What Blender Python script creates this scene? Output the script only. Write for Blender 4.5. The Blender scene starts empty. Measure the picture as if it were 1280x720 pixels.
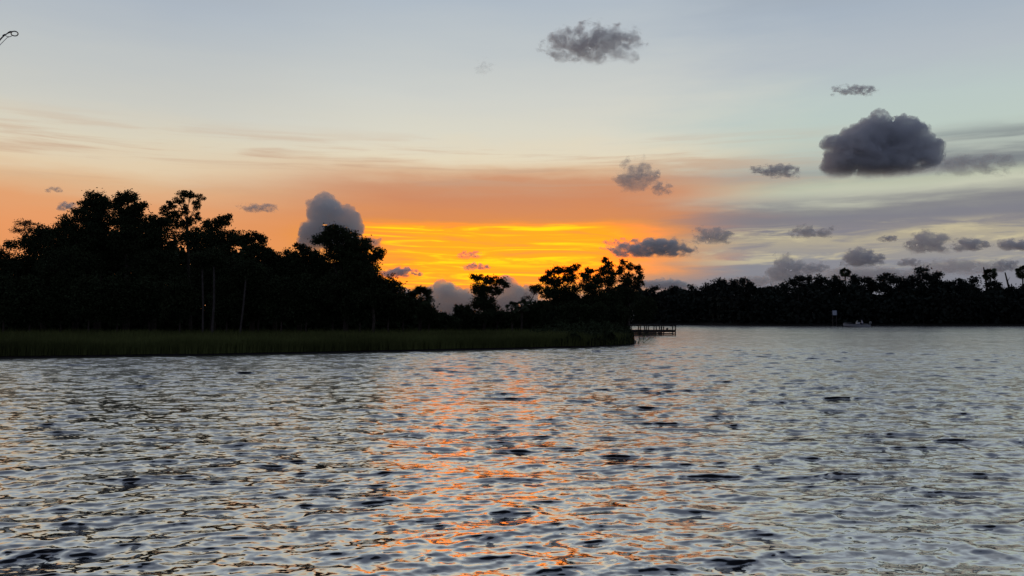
import bpy, bmesh, math, random
import numpy as np
from mathutils import Vector, Matrix, Euler

# ------------------------------------------------------------------ camera, world, sun, exposure
S = bpy.context.scene
C = S.collection
F = 1005.0                                   # focal length in photograph pixels (1280 wide)
CAMZ = 2.5
HOR = 394.4
PITCH = math.atan((HOR - 360.0) / F)

cam_d = bpy.data.cameras.new('camera')
cam = bpy.data.objects.new('camera', cam_d)
C.objects.link(cam)
cam.location = (0, 0, CAMZ)
cam.rotation_euler = (math.pi / 2 + PITCH, 0, 0)
cam_d.sensor_width = 36.0
cam_d.lens = 36.0 * F / 1280.0
cam_d.clip_start = 0.05
cam_d.clip_end = 40000
S.camera = cam

def lin(c):
    r = []
    for v in c:
        v = v / 255.0
        r.append(v / 12.92 if v <= 0.04045 else ((v + 0.055) / 1.055) ** 2.4)
    return tuple(r) + (1.0,)

def ray(px, py):
    v = Vector(((px - 640.0) / F, 1.0, (360.0 - py) / F))
    c, s = math.cos(PITCH), math.sin(PITCH)
    return Vector((v.x, v.y * c - v.z * s, v.y * s + v.z * c))

def at(px, py, Y):
    """world point on the line of sight of a pixel at depth Y"""
    r = ray(px, py)
    t = Y / r.y
    return Vector((r.x * t, Y, CAMZ + r.z * t))

def azel(px, py):
    r = ray(px, py).normalized()
    return math.degrees(math.atan2(r.x, r.y)), math.degrees(math.asin(r.z))

class NT:
    """tiny node-tree writer"""
    def __init__(s, tree):
        s.t = tree; s.n = tree.nodes; s.l = tree.links
        s.n.clear()
    def new(s, kind, **kw):
        n = s.n.new(kind)
        for k, v in kw.items(): setattr(n, k, v)
        return n
    def put(s, sock, v):
        if isinstance(v, bpy.types.NodeSocket): s.l.new(v, sock)
        elif v is not None: sock.default_value = v
    def m(s, op, a, b=None, c=None, clamp=False):
        n = s.new('ShaderNodeMath', operation=op, use_clamp=clamp)
        s.put(n.inputs[0], a)
        if b is not None: s.put(n.inputs[1], b)
        if c is not None: s.put(n.inputs[2], c)
        return n.outputs[0]
    def vm(s, op, a, b=None):
        n = s.new('ShaderNodeVectorMath', operation=op)
        s.put(n.inputs[0], a)
        if b is not None: s.put(n.inputs[1], b)
        return n.outputs[0]
    def xyz(s, x, y, z):
        n = s.new('ShaderNodeCombineXYZ')
        for i, v in enumerate((x, y, z)): s.put(n.inputs[i], v)
        return n.outputs[0]
    def step(s, v, a, b, lo=0.0, hi=1.0):
        n = s.new('ShaderNodeMapRange', interpolation_type='SMOOTHSTEP')
        s.put(n.inputs[0], v)
        for i, q in enumerate((a, b, lo, hi)): n.inputs[i + 1].default_value = q
        return n.outputs[0]
    def noise(s, vec, scale, detail=4, rough=0.5, dist=0.0, out=0):
        n = s.new('ShaderNodeTexNoise')
        s.put(n.inputs['Vector'], vec)
        n.inputs['Scale'].default_value = scale
        n.inputs['Detail'].default_value = detail
        n.inputs['Roughness'].default_value = rough
        n.inputs['Distortion'].default_value = dist
        return n.outputs[out]
    def mix(s, f, a, b, mode='MIX'):
        n = s.new('ShaderNodeMix', data_type='RGBA', blend_type=mode)
        s.put(n.inputs[0], f); s.put(n.inputs[6], a); s.put(n.inputs[7], b)
        return n.outputs[2]
    def ramp(s, f, stops):
        n = s.new('ShaderNodeValToRGB')
        e = n.color_ramp.elements
        while len(e) > 1: e.remove(e[-1])
        e[0].position, e[0].color = stops[0]
        for p, c in stops[1:]:
            q = e.new(p); q.color = c
        s.put(n.inputs[0], f)
        return n.outputs[0]

W = bpy.data.worlds.new('World')
S.world = W
W.use_nodes = True
def build_world():
    w = NT(W.node_tree)
    tc = w.new('ShaderNodeTexCoord')
    sp = w.new('ShaderNodeSeparateXYZ'); w.l.new(tc.outputs['Generated'], sp.inputs[0])
    x, y, z = sp.outputs
    az = w.m('MULTIPLY', w.m('ARCTAN2', x, y), 57.29578)
    el = w.m('MULTIPLY', w.m('ARCSINE', z), 57.29578)
    flat = w.xyz(w.m('MULTIPLY', az, 0.055), w.m('MULTIPLY', el, 0.33), 0.0)      # layered, stretched coordinates
    warp = w.m('SUBTRACT', w.noise(flat, 1.3, 5, 0.55), 0.5)
    fine = w.m('SUBTRACT', w.noise(w.vm('ADD', flat, (7.3, 2.1, 0)), 3.2, 6, 0.6), 0.5)
    el2 = w.m('ADD', el, w.m('ADD', w.m('MULTIPLY', warp, 2.0), w.m('MULTIPLY', fine, 0.9)))
    def fac(e): return w.m('SQRT', w.m('DIVIDE', w.m('MAXIMUM', e, 0.0), 90.0))
    f = fac(el2)
    def R(st): return w.ramp(f, [(math.sqrt(e / 90.0), lin(c)) for e, c in st])
    HI = [(30, (134, 141, 152)), (45, (94, 102, 118)), (90, (64, 72, 90))]
    left = R([(0, (214, 140, 96)), (3.5, (230, 148, 90)), (5.6, (232, 154, 100)), (7.2, (226, 162, 114)), (8.5, (222, 182, 142)), (9.5, (226, 204, 172)),
              (11.2, (219, 210, 188)), (13.5, (203, 203, 195)), (16.6, (190, 195, 196)), (19.8, (173, 183, 194))] + HI)
    cen = R([(0, (228, 144, 92)), (2.4, (236, 152, 76)), (4.6, (232, 148, 76)), (6.3, (222, 140, 80)), (8.2, (206, 138, 100)),
             (9.4, (204, 148, 114)), (10.2, (218, 184, 150)), (11.0, (228, 215, 188)), (12.8, (217, 214, 199)), (15.4, (206, 208, 202)), (18.5, (190, 197, 200)), (21.7, (176, 187, 198))] + HI)
    right = R([(0, (124, 126, 140)), (2.4, (130, 132, 142)), (3.6, (140, 141, 148)), (4.5, (160, 154, 146)), (5.2, (180, 170, 146)), (5.7, (138, 134, 138)), (6.5, (128, 128, 137)),
               (7.1, (144, 144, 142)), (7.9, (198, 200, 180)), (8.7, (184, 190, 170)), (9.4, (160, 165, 160)), (10.8, (186, 196, 186)), (12.2, (188, 202, 194)), (13.8, (186, 200, 197)),
               (16.4, (180, 189, 196)), (19.5, (167, 179, 192))] + HI)
    az2 = w.m('ADD', az, w.m('MULTIPLY', warp, 14.0))
    col = w.mix(w.step(az2, -24.0, -7.0), left, cen)
    low = w.m('MULTIPLY', w.m('MAXIMUM', w.m('SUBTRACT', 6.3, el), 0.0), 2.2)
    col = w.mix(w.step(w.m('ADD', az2, low), 6.0, 22.0), col, right)
    # bright gold streaks low in the sunset
    st = w.noise(w.xyz(w.m('MULTIPLY', az, 0.075), w.m('ADD', w.m('MULTIPLY', el, 1.15), w.m('MULTIPLY', az, 0.02)), 3.0), 1.5, 7, 0.6, 1.1)
    elg = w.m('ADD', el, w.m('MULTIPLY', fine, 0.9))
    gold = w.m('MULTIPLY', w.m('MULTIPLY', w.step(elg, 0.6, 3.2), w.step(elg, 6.95, 6.15)), w.m('MULTIPLY', w.step(az2, -16.0, -6.0), w.step(az2, 15.0, 5.0)))
    col = w.mix(w.m('MULTIPLY', gold, 0.9), col, lin((250, 160, 26)))
    band = w.m('MULTIPLY', w.m('MULTIPLY', w.step(el, 1.0, 2.4), w.step(elg, 6.6, 6.35)), w.m('MULTIPLY', w.step(az, -15.0, -8.0), w.step(az, 11.0, 2.0)))
    col = w.mix(w.m('MULTIPLY', band, w.m('MULTIPLY', w.step(st, 0.5, 0.66), 0.95)), col, lin((255, 210, 24)))
    col = w.mix(w.m('MULTIPLY', band, w.m('MULTIPLY', w.step(st, 0.49, 0.36), 1.0)), col, lin((228, 142, 62)))
    col = w.mix(w.m('POWER', gold, 3.0), col, w.mix(1.0, col, (2.4, 1.2, 1.0, 1), 'MULTIPLY'))
    # grey lavender stratus sheets to the right
    st2 = w.noise(w.xyz(w.m('MULTIPLY', az, 0.06), w.m('MULTIPLY', el, 0.62), 9.0), 1.4, 6, 0.55, 0.3)
    b2 = w.m('MULTIPLY', w.m('MULTIPLY', w.step(el, 4.6, 6.0), w.step(el, 8.4, 7.2)), w.m('MULTIPLY', w.step(az, 6.0, 18.0), w.step(az, 80.0, 50.0)))
    col = w.mix(w.m('MULTIPLY', b2, w.step(st2, 0.38, 0.62, 0.1, 0.8)), col, lin((126, 126, 134)))
    st4 = w.noise(w.xyz(w.m('MULTIPLY', az, 0.10), w.m('MULTIPLY', el, 0.9), 33.0), 1.6, 7, 0.6, 0.6)
    b5 = w.m('MULTIPLY', w.m('MULTIPLY', w.step(el, 2.6, 4.0), w.step(el, 6.4, 5.4)), w.m('MULTIPLY', w.step(az, 10.0, 17.0), w.step(az, 80.0, 50.0)))
    col = w.mix(w.m('MULTIPLY', b5, w.step(st4, 0.50, 0.66, 0.0, 0.75)), col, lin((208, 196, 158)))
    col = w.mix(w.m('MULTIPLY', b5, w.step(st4, 0.48, 0.34, 0.0, 0.6)), col, lin((124, 124, 138)))
    b3 = w.m('MULTIPLY', w.m('MULTIPLY', w.step(el, 8.7, 9.4), w.step(el, 12.2, 10.6)), w.m('MULTIPLY', w.step(az, 22.0, 29.0), w.step(az, 90.0, 60.0)))
    col = w.mix(w.m('MULTIPLY', b3, w.step(st2, 0.36, 0.6, 0.15, 0.85)), col, lin((112, 118, 126)))
    # thin pinkish veils above the orange band
    st3 = w.noise(w.xyz(w.m('MULTIPLY', az, 0.05), w.m('MULTIPLY', el, 0.9), 21.0), 1.5, 7, 0.6, 0.4)
    b4 = w.m('MULTIPLY', w.m('MULTIPLY', w.step(el, 8.0, 9.6), w.step(el, 13.2, 11.0)), w.step(az, 34.0, 8.0))
    col = w.mix(w.m('MULTIPLY', b4, w.step(st3, 0.46, 0.66, 0.0, 0.6)), col, lin((196, 160, 134)))
    # away from the sunset the dusk sky is dim blue grey
    a = w.m('ABSOLUTE', az)
    east = w.ramp(f, [(0.0, lin((104, 104, 118))), (0.35, lin((112, 114, 132))), (0.6, lin((98, 108, 130))), (1.0, lin((72, 81, 100)))])
    col = w.mix(w.step(a, 50.0, 125.0), col, east)
    col = w.mix(w.step(el, 0.3, -2.0), col, lin((58, 54, 56)))
    bg = w.new('ShaderNodeBackground'); w.l.new(col, bg.inputs[0]); bg.inputs[1].default_value = 1.0
    # faint physical twilight added over it
    sky = w.new('ShaderNodeTexSky', sky_type='NISHITA')
    sky.sun_disc = False
    sky.sun_elevation = math.radians(2.0)
    sky.sun_rotation = math.radians(-1.0)
    bg2 = w.new('ShaderNodeBackground'); w.l.new(sky.outputs[0], bg2.inputs[0]); bg2.inputs[1].default_value = 0.001
    ad = w.new('ShaderNodeAddShader'); w.l.new(bg.outputs[0], ad.inputs[0]); w.l.new(bg2.outputs[0], ad.inputs[1])
    out = w.new('ShaderNodeOutputWorld'); w.l.new(ad.outputs[0], out.inputs[0])
build_world()

sun_d = bpy.data.lights.new('sun', 'SUN')
sun_d.energy = 0.02
sun_d.angle = math.radians(25)
sun_d.color = (1.0, 0.55, 0.25)
sun = bpy.data.objects.new('sun', sun_d)
C.objects.link(sun)
sun.rotation_euler = Vector((0.0175, -1.0, -math.tan(math.radians(3)))).to_track_quat('-Z', 'Y').to_euler()

S.view_settings.view_transform = 'Standard'
S.view_settings.look = 'None'
S.view_settings.exposure = 0.0
S.view_settings.gamma = 1.0
S.view_settings.use_curve_mapping = False
S.cycles.use_denoising = True
S.cycles.max_bounces = 10
S.cycles.diffuse_bounces = 2
S.cycles.glossy_bounces = 3
S.cycles.transparent_max_bounces = 8
S.cycles.volume_bounces = 7
S.cycles.volume_max_steps = 64
S.cycles.volume_step_rate = 2.0
S.cycles.caustics_reflective = False
S.cycles.sample_clamp_indirect = 3.0

# ------------------------------------------------------------------ helpers
def mat(name, col, rough=0.9, spec=0.1, var=0.0, scale=3.0, bump=0.0):
    m = bpy.data.materials.new(name); m.use_nodes = True
    n = NT(m.node_tree)
    b = n.new('ShaderNodeBsdfPrincipled')
    o = n.new('ShaderNodeOutputMaterial'); n.l.new(b.outputs[0], o.inputs[0])
    b.inputs['Roughness'].default_value = rough
    b.inputs['Specular IOR Level'].default_value = spec
    c = tuple(col) + (1.0,)
    tc = n.new('ShaderNodeTexCoord')
    nz = n.noise(tc.outputs['Object'], scale, 5, 0.6)
    lo = tuple(v * (1 - var) for v in col) + (1.0,)
    hi = tuple(min(1, v * (1 + var)) for v in col) + (1.0,)
    n.l.new(n.ramp(nz, [(0.3, lo), (0.7, hi)]), b.inputs['Base Color'])
    if bump:
        bp = n.new('ShaderNodeBump'); bp.inputs['Strength'].default_value = bump
        n.l.new(nz, bp.inputs['Height']); n.l.new(bp.outputs[0], b.inputs['Normal'])
    return m

M = dict(
    leaf=mat('oak_foliage', (0.030, 0.042, 0.018), 0.8, 0.1, 0.35, 0.6),
    leaf_far=mat('far_foliage', (0.022, 0.028, 0.022), 0.8, 0.1, 0.35, 0.3),
    leaf_dry=mat('dry_foliage', (0.13, 0.075, 0.040), 0.8, 0.1, 0.3, 2.0),
    palm=mat('palm_frond', (0.035, 0.048, 0.020), 0.6, 0.2, 0.3, 2.0),
    grass=mat('marsh_grass', (0.100, 0.115, 0.036), 0.8, 0.1, 0.5, 0.12),
    bark=mat('bark', (0.060, 0.048, 0.040), 0.9, 0.1, 0.4, 4.0, 0.5),
    bark_pale=mat('pale_bark', (0.075, 0.065, 0.060), 0.9, 0.1, 0.35, 3.0, 0.5),
    mud=mat('marsh_mud', (0.022, 0.020, 0.016), 0.7, 0.2, 0.4, 1.5, 0.6),
    wood=mat('weathered_wood', (0.060, 0.050, 0.042), 0.85, 0.2, 0.4, 5.0, 0.5),
    gel=mat('white_gelcoat', (0.42, 0.43, 0.45), 0.35, 0.4, 0.08, 3.0),
    dark=mat('dark_plastic', (0.02, 0.02, 0.022), 0.4, 0.4, 0.1, 3.0),
    engine=mat('outboard_grey', (0.16, 0.17, 0.17), 0.4, 0.4, 0.1, 3.0),
    sign=mat('sign_white', (0.62, 0.66, 0.72), 0.6, 0.3, 0.05, 3.0),
    signb=mat('sign_border', (0.15, 0.18, 0.26), 0.6, 0.3, 0.05, 3.0),
    skin=mat('skin', (0.35, 0.22, 0.16), 0.6, 0.3, 0.05, 3.0),
    shirt=mat('pale_shirt', (0.62, 0.62, 0.72), 0.8, 0.1, 0.06, 6.0),
    shorts=mat('navy_shorts', (0.03, 0.04, 0.08), 0.8, 0.1, 0.06, 6.0),
    rod=mat('rod_blank', (0.012, 0.012, 0.018), 0.3, 0.5, 0.1, 30.0),
    ringm=mat('guide_metal', (0.02, 0.02, 0.028), 0.25, 0.6, 0.1, 30.0),
    line=mat('fishing_line', (0.22, 0.23, 0.24), 0.4, 0.5, 0.05, 30.0),
    cork=mat('cork_grip', (0.35, 0.22, 0.12), 0.8, 0.2, 0.3, 60.0),
)

def mesh_np(name, v, f, m):
    """v: (n,3) array, f: (k,3|4) array"""
    me = bpy.data.meshes.new(name)
    v = np.asarray(v, np.float32); f = np.asarray(f, np.int32)
    k, w = f.shape
    me.vertices.add(len(v)); me.vertices.foreach_set('co', v.ravel())
    me.loops.add(k * w); me.loops.foreach_set('vertex_index', f.ravel())
    me.polygons.add(k); me.polygons.foreach_set('loop_start', np.arange(0, k * w, w, dtype=np.int32))
    me.update(calc_edges=True)
    me.materials.append(m)
    return me

def link(name, me, parent=None):
    o = bpy.data.objects.new(name, me); C.objects.link(o)
    if parent: o.parent = parent
    return o

def thing(name, label, cat, loc, group=None, rz=0.0):
    o = bpy.data.objects.new(name, None); C.objects.link(o)
    o.location = loc; o.rotation_euler = (0, 0, rz); o.empty_display_size = 0.5
    return tag(o, label, cat, group)

def tag(o, label=None, cat=None, group=None, kind=None):
    if label: o['label'] = label
    if cat: o['category'] = cat
    if group: o['group'] = group
    if kind: o['kind'] = kind
    return o

class MB:
    """collects tubes and boxes into one mesh"""
    def __init__(s): s.v = []; s.q = []
    def tube(s, pts, rad, n=7):
        pts = [Vector(p) for p in pts]; base = len(s.v)
        for i, p in enumerate(pts):
            d = (pts[min(i + 1, len(pts) - 1)] - pts[max(i - 1, 0)]).normalized()
            a = d.orthogonal().normalized() if i == 0 else (a - d * a.dot(d)).normalized()
            b = d.cross(a)
            for k in range(n):
                t = 2 * math.pi * k / n
                s.v.append(p + (a * math.cos(t) + b * math.sin(t)) * rad[i])
        for i in range(len(pts) - 1):
            for k in range(n):
                s.q.append((base + i * n + k, base + i * n + (k + 1) % n, base + (i + 1) * n + (k + 1) % n, base + (i + 1) * n + k))
        for e, o in ((0, 0), (len(pts) - 1, 1)):
            c = len(s.v); s.v.append(pts[e])
            for k in range(n):
                a0, a1 = base + e * n + k, base + e * n + (k + 1) % n
                s.q.append((c, a1, a0, a0) if not o else (c, a0, a1, a1))
    def box(s, c, d, rot=0.0, jit=0.0):
        base = len(s.v); c = Vector(c); cr, sr = math.cos(rot), math.sin(rot)
        for sx in (-1, 1):
            for sy in (-1, 1):
                for sz in (-1, 1):
                    x, y, z = sx * d[0] / 2, sy * d[1] / 2, sz * d[2] / 2
                    s.v.append(c + Vector((x * cr - y * sr, x * sr + y * cr, z)))
        for f in ((0, 1, 3, 2), (4, 6, 7, 5), (0, 4, 5, 1), (2, 3, 7, 6), (0, 2, 6, 4), (1, 5, 7, 3)):
            s.q.append(tuple(base + i for i in f))
    def build(s, name, m, parent=None, smooth=False):
        me = bpy.data.meshes.new(name)
        me.from_pydata([tuple(v) for v in s.v], [], [tuple(dict.fromkeys(q)) for q in s.q])
        me.materials.append(m)
        if smooth: me.polygons.foreach_set('use_smooth', [True] * len(me.polygons))
        me.update()
        return link(name, me, parent)

# ------------------------------------------------------------------ water
def build_water():
    rng = np.random.default_rng(11)
    ang = np.concatenate([np.radians(np.linspace(-180, -46, 14, endpoint=False)),
                          np.radians(np.linspace(-46, -38, 40, endpoint=False)),
                          np.radians(np.linspace(-38, 38, 760)),
                          np.radians(np.linspace(38, 46, 41)[1:]),
                          np.radians(np.linspace(46, 180, 15)[1:-1])])
    r = [0.4, 1.0, 2.0, 3.0, 4.0, 4.8, 5.4]
    while r[-1] < 78.0: r.append(r[-1] * 1.0034 + 0.006)
    while r[-1] < 320: r.append(r[-1] * 1.02)
    while r[-1] < 9000: r.append(r[-1] * 1.25)
    r = np.array(r)
    dr = np.gradient(r)
    A, Rr = np.meshgrid(ang, r)
    X = Rr * np.sin(A); Y = Rr * np.cos(A)
    sp = np.maximum(np.repeat(dr[:, None], len(ang), 1), Rr * np.abs(np.gradient(ang))[None, :])
    Z = np.zeros_like(X); DX = np.zeros_like(X); DY = np.zeros_like(X)
    n = 210
    lam = np.exp(rng.uniform(math.log(0.065), math.log(2.6), n))
    com = 1.0 + 0.006 * X + 0.15 * np.sin(X * .23 + 2.4 + 1.3 * np.sin(Y * .11)) * np.sin(Y * .19 + X * .07) + 0.12 * np.sin(X * .61 + Y * .83 + 2 * np.sin(X * .13))
    com = com.clip(.45, 1.6)
    wind = math.radians(-78)                       # direction the waves run to
    for i in range(n):
        L = lam[i]; k = 2 * math.pi / L
        th = wind + rng.normal(0, 0.55 if L > 1.0 else .85)
        kx, ky = k * math.cos(th), k * math.sin(th)
        slope = 0.0205 if 0.28 < L < 1.1 else (0.0235 if L < .28 else 0.0205 * (1.1 / L) ** 1.3)
        amp = slope / k
        fade = np.clip((L / sp - 2.2) / 2.0, 0, 1)
        g = 0.75 + 0.5 * np.sin(X * 0.11 * rng.uniform(.6, 1.6) + Y * 0.15 * rng.uniform(.6, 1.6) + rng.uniform(0, 6.3))
        ph = kx * X + ky * Y + rng.uniform(0, 2 * math.pi)
        a = amp * fade * g
        Z += a * np.sin(ph)
        DX -= 1.3 * a * math.cos(th) * np.cos(ph) * -1
        DY -= 1.3 * a * math.sin(th) * np.cos(ph) * -1
    lee = np.clip((78 - Rr) / 18, 0.0, 1)
    lee = lee * com
    Z *= lee; DX *= lee; DY *= lee
    # crests lean forward, so the fronts are steep and the backs long
    lean = 3.0 * Z
    V = np.stack([X + DX + lean * math.cos(wind), Y + DY + lean * math.sin(wind), Z], -1)
    nr, na = X.shape
    idx = np.arange(nr * na).reshape(nr, na)
    j = np.arange(na); jn = (j + 1) % na
    q = np.stack([idx[:-1][:, j], idx[:-1][:, jn], idx[1:][:, jn], idx[1:][:, j]], -1).reshape(-1, 4)[:, ::-1]
    m = bpy.data.materials.new('river_water'); m.use_nodes = True
    t = NT(m.node_tree)
    geo = t.new('ShaderNodeNewGeometry'); pos = geo.outputs['Position']
    sp_ = t.new('ShaderNodeSeparateXYZ'); t.l.new(pos, sp_.inputs[0])
    py = sp_.outputs[1]
    flat = t.xyz(t.m('MULTIPLY', sp_.outputs[0], 0.6), py, 0.0)
    n1 = t.vm('SUBTRACT', t.noise(flat, 9.0, 3, 0.6, 0.3, out=1), (0.5, 0.5, 0.5))
    n2 = t.vm('SUBTRACT', t.noise(flat, 2.2, 4, 0.55, 0.4, out=1), (0.5, 0.5, 0.5))
    n3 = t.vm('SUBTRACT', t.noise(t.xyz(t.m('MULTIPLY', sp_.outputs[0], 0.8), py, 3.0), 1.1, 5, 0.65, 0.6, out=1), (0.5, 0.5, 0.5))
    # ripples are strongest on open water and die down in the lee behind the marsh point
    far = t.step(py, 62.0, 84.0, 1.0, 0.0)
    gust = t.noise(t.xyz(t.m('MULTIPLY', sp_.outputs[0], 0.02), t.m('MULTIPLY', py, 0.10), 0.0), 1.0, 4, 0.6)
    calm = t.m('MAXIMUM', t.step(gust, 0.40, 0.60, 0.22, 1.0), t.step(py, 68.0, 82.0, 0.7, 0.0))
    k1 = t.m('ADD', t.m('MULTIPLY', far, 0.0), t.m('MULTIPLY', t.step(py, 8.0, 45.0, 0.40, 0.8), calm))
    k2 = t.m('MULTIPLY', t.m('ADD', t.step(py, 10.0, 45.0, 0.15, 1.15), 0.0), t.m('ADD', t.m('MULTIPLY', far, 0.2), t.m('MULTIPLY', calm, 0.8)))
    def sc(v, k):
        nn = t.new('ShaderNodeVectorMath', operation='SCALE'); t.l.new(v, nn.inputs[0]); t.l.new(k, nn.inputs['Scale']); return nn.outputs[0]
    n0 = t.vm('SUBTRACT', t.noise(t.vm('ADD', flat, (3.1, 7.7, 0)), 5.0, 2, 0.5, 1.2, out=1), (0.5, 0.5, 0.5))
    k0 = t.step(py, 10.0, 40.0, 0.55, 0.3)
    k3 = t.m('MULTIPLY', t.step(py, 16.0, 50.0, 0.0, 1.0), t.m('ADD', t.m('MULTIPLY', far, 0.45), t.m('MULTIPLY', calm, 0.30)))
    off = t.vm('MULTIPLY', t.vm('ADD', t.vm('ADD', t.vm('ADD', sc(n1, k1), sc(n2, k2)), sc(n3, k3)), sc(n0, k0)), (0.75, 1.0, 0.0))
    nrm = t.vm('NORMALIZE', t.vm('ADD', geo.outputs['Normal'], off))
    body = t.new('ShaderNodeBsdfDiffuse'); body.inputs[0].default_value = (0.020, 0.022, 0.028, 1)
    gl = t.new('ShaderNodeBsdfGlossy'); t.l.new(t.step(py, 8.0, 45.0, 0.07, 0.22), gl.inputs['Roughness']); gl.inputs['Color'].default_value = (0.97, 0.955, 0.92, 1)
    fr = t.new('ShaderNodeFresnel'); fr.inputs['IOR'].default_value = 1.34
    for nd in (body, gl, fr): t.l.new(nrm, nd.inputs['Normal'])
    refl = t.m('MINIMUM', t.m('MULTIPLY', t.m('POWER', t.m('MULTIPLY', fr.outputs[0], 5.5), 2.0), 0.48), 0.74)
    mx = t.new('ShaderNodeMixShader'); t.l.new(refl, mx.inputs[0]); t.l.new(body.outputs[0], mx.inputs[1]); t.l.new(gl.outputs[0], mx.inputs[2])
    o = t.new('ShaderNodeOutputMaterial'); t.l.new(mx.outputs[0], o.inputs[0])
    me = mesh_np('water', V.reshape(-1, 3), q, m)
    me.polygons.foreach_set('use_smooth', np.ones(len(me.polygons), bool))
    tag(link('water', me), kind='structure')
build_water()

# ------------------------------------------------------------------ land
SHORE = [(-2600, 447.9), (-900, 447.9), (-400, 447.9), (-150, 447.9), (0, 447.8), (60, 447.0), (130, 446.0), (200, 444.8), (260, 444.6), (330, 442.8), (400, 441.8), (460, 440.2), (520, 439.0), (580, 437.6),
         (640, 436.6), (690, 435.0), (730, 434.4), (762, 433.0), (783, 432.0), (794, 430.0), (796, 427.2)]
def shore_pt(px, py):
    d = ray(px, py); t = -CAMZ / d.z
    return Vector((d.x * t, d.y * t, 0))
SH = [shore_pt(*p) for p in SHORE]
TIP = SH[-1]
# finer, slightly ragged shore line
def refine(pts, step, amp, seed):
    rnd = random.Random(seed); out = []
    for a, b in zip(pts, pts[1:]):
        n = max(1, int((b - a).length / step))
        for i in range(n):
            p = a.lerp(b, i / n)
            out.append(p + Vector((rnd.uniform(-1, 1) * amp, rnd.uniform(-1, 1) * amp, 0)))
    out.append(pts[-1]); return out
near = [p for p in SH if abs(p.x) < 80]
front = [Vector((-1500, 47.0, 0)), Vector((-300, 47.0, 0))] + refine([Vector((-120, 47.0, 0))] + [p for p in SH if p.x > -100], 0.9, 0.10, 4)
side = [Vector((12.3, 82, 0)), Vector((13.6, 92, 0)), Vector((14.4, 100, 0)), Vector((15.4, 108, 0)), Vector((14.6, 118, 0)), Vector((14, 140, 0)), Vector((20, 200, 0)), Vector((33, 222, 0))]
side = refine([TIP] + side, 1.2, 0.2, 5)[1:]
outline = front + side
def build_land():
    """bank that rises from the river bed along the outline, then flat marsh to the horizon"""
    v, f = [], []
    n = len(outline)
    nor = []
    for i in range(n):
        d = (outline[min(i + 1, n - 1)] - outline[max(i - 1, 0)]).normalized()
        nor.append(Vector((-d.y, d.x, 0)))            # inland
    for off, z in ((-0.6, -0.9), (0.0, -0.03), (0.25, 0.22), (1.5, 0.30)):
        for i in range(n):
            p = outline[i] + nor[i] * off
            v.append((p.x, p.y, z))
    for r in range(3):
        for i in range(n - 1):
            f.append((r * n + i, r * n + i + 1, (r + 1) * n + i + 1, (r + 1) * n + i))
    b = len(v)
    v += [(33, 260, 0.3), (60, 8800, 0.3), (-3000, 8800, 0.3), (-8000, 5000, 0.3), (-8000, 48.0, 0.3)]
    f.append(tuple(range(3 * n, 4 * n)) + tuple(range(b, b + 5)))
    me = bpy.data.meshes.new('marsh_ground')
    bm = bmesh.new()
    bv = [bm.verts.new(p) for p in v]
    for q in f: bm.faces.new([bv[i] for i in q])
    bmesh.ops.triangulate(bm, faces=[x for x in bm.faces if len(x.verts) > 4])
    bm.to_mesh(me); bm.free()
    me.materials.append(M['mud'])
    tag(link('marsh_ground', me), kind='structure')
build_land()

def build_far_bank():
    pix = [(792, 405.6), (815, 405.7), (838, 405.9), (870, 406.0), (905, 406.6), (945, 407.0), (1000, 407.3), (1060, 407.3), (1130, 407.2), (1200, 407.4), (1290, 407.4), (1600, 408.5), (2200, 410)]
    pts = refine([shore_pt(*p) for p in pix], 3.0, 0.5, 8)
    n = len(pts); v = []; f = []
    for off, z in ((-1.5, -0.6), (0, -0.02), (0.5, 0.35), (4, 0.7), (40, 0.9), (8600, 0.9)):
        for i, p in enumerate(pts): v.append((p.x * (1 if off < 100 else 30), p.y + off, z))
    for r in range(5):
        for i in range(n - 1): f.append((r * n + i, r * n + i + 1, (r + 1) * n + i + 1, (r + 1) * n + i))
    me = mesh_np('far_bank', v, f, M['mud'])
    tag(link('far_bank', me), kind='structure')
    return pts
far_pts = build_far_bank()
def far_Y(px):
    """depth of the far bank's waterline at a pixel column"""
    best = min(far_pts, key=lambda p: abs(p.x / p.y - (px - 640) / F))
    return best.y

# ------------------------------------------------------------------ leaves, trunks, trees
def leaves_mesh(cent, size, rng, m, name='crown', aspect=0.55):
    """one mesh of small diamond shaped leaves at the given points"""
    n = len(cent)
    d = rng.normal(size=(n, 3)); d /= np.linalg.norm(d, axis=1)[:, None]
    e = np.cross(d, rng.normal(size=(n, 3))); e /= np.linalg.norm(e, axis=1)[:, None] + 1e-9
    s = size * rng.uniform(0.6, 1.4, n)[:, None]
    up = np.cross(d, e) * s * 0.18
    v = np.stack([cent - d * s, cent + e * s * aspect + up, cent + d * s, cent - e * s * aspect + up], 1).reshape(-1, 3)
    f = np.arange(4 * n).reshape(n, 4)
    return mesh_np(name, v, f, m)

def ball(rng, n, p):
    d = rng.normal(size=(n, 3)); d /= np.linalg.norm(d, axis=1)[:, None]
    return d * (rng.uniform(0, 1, n) ** p)[:, None]

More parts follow.
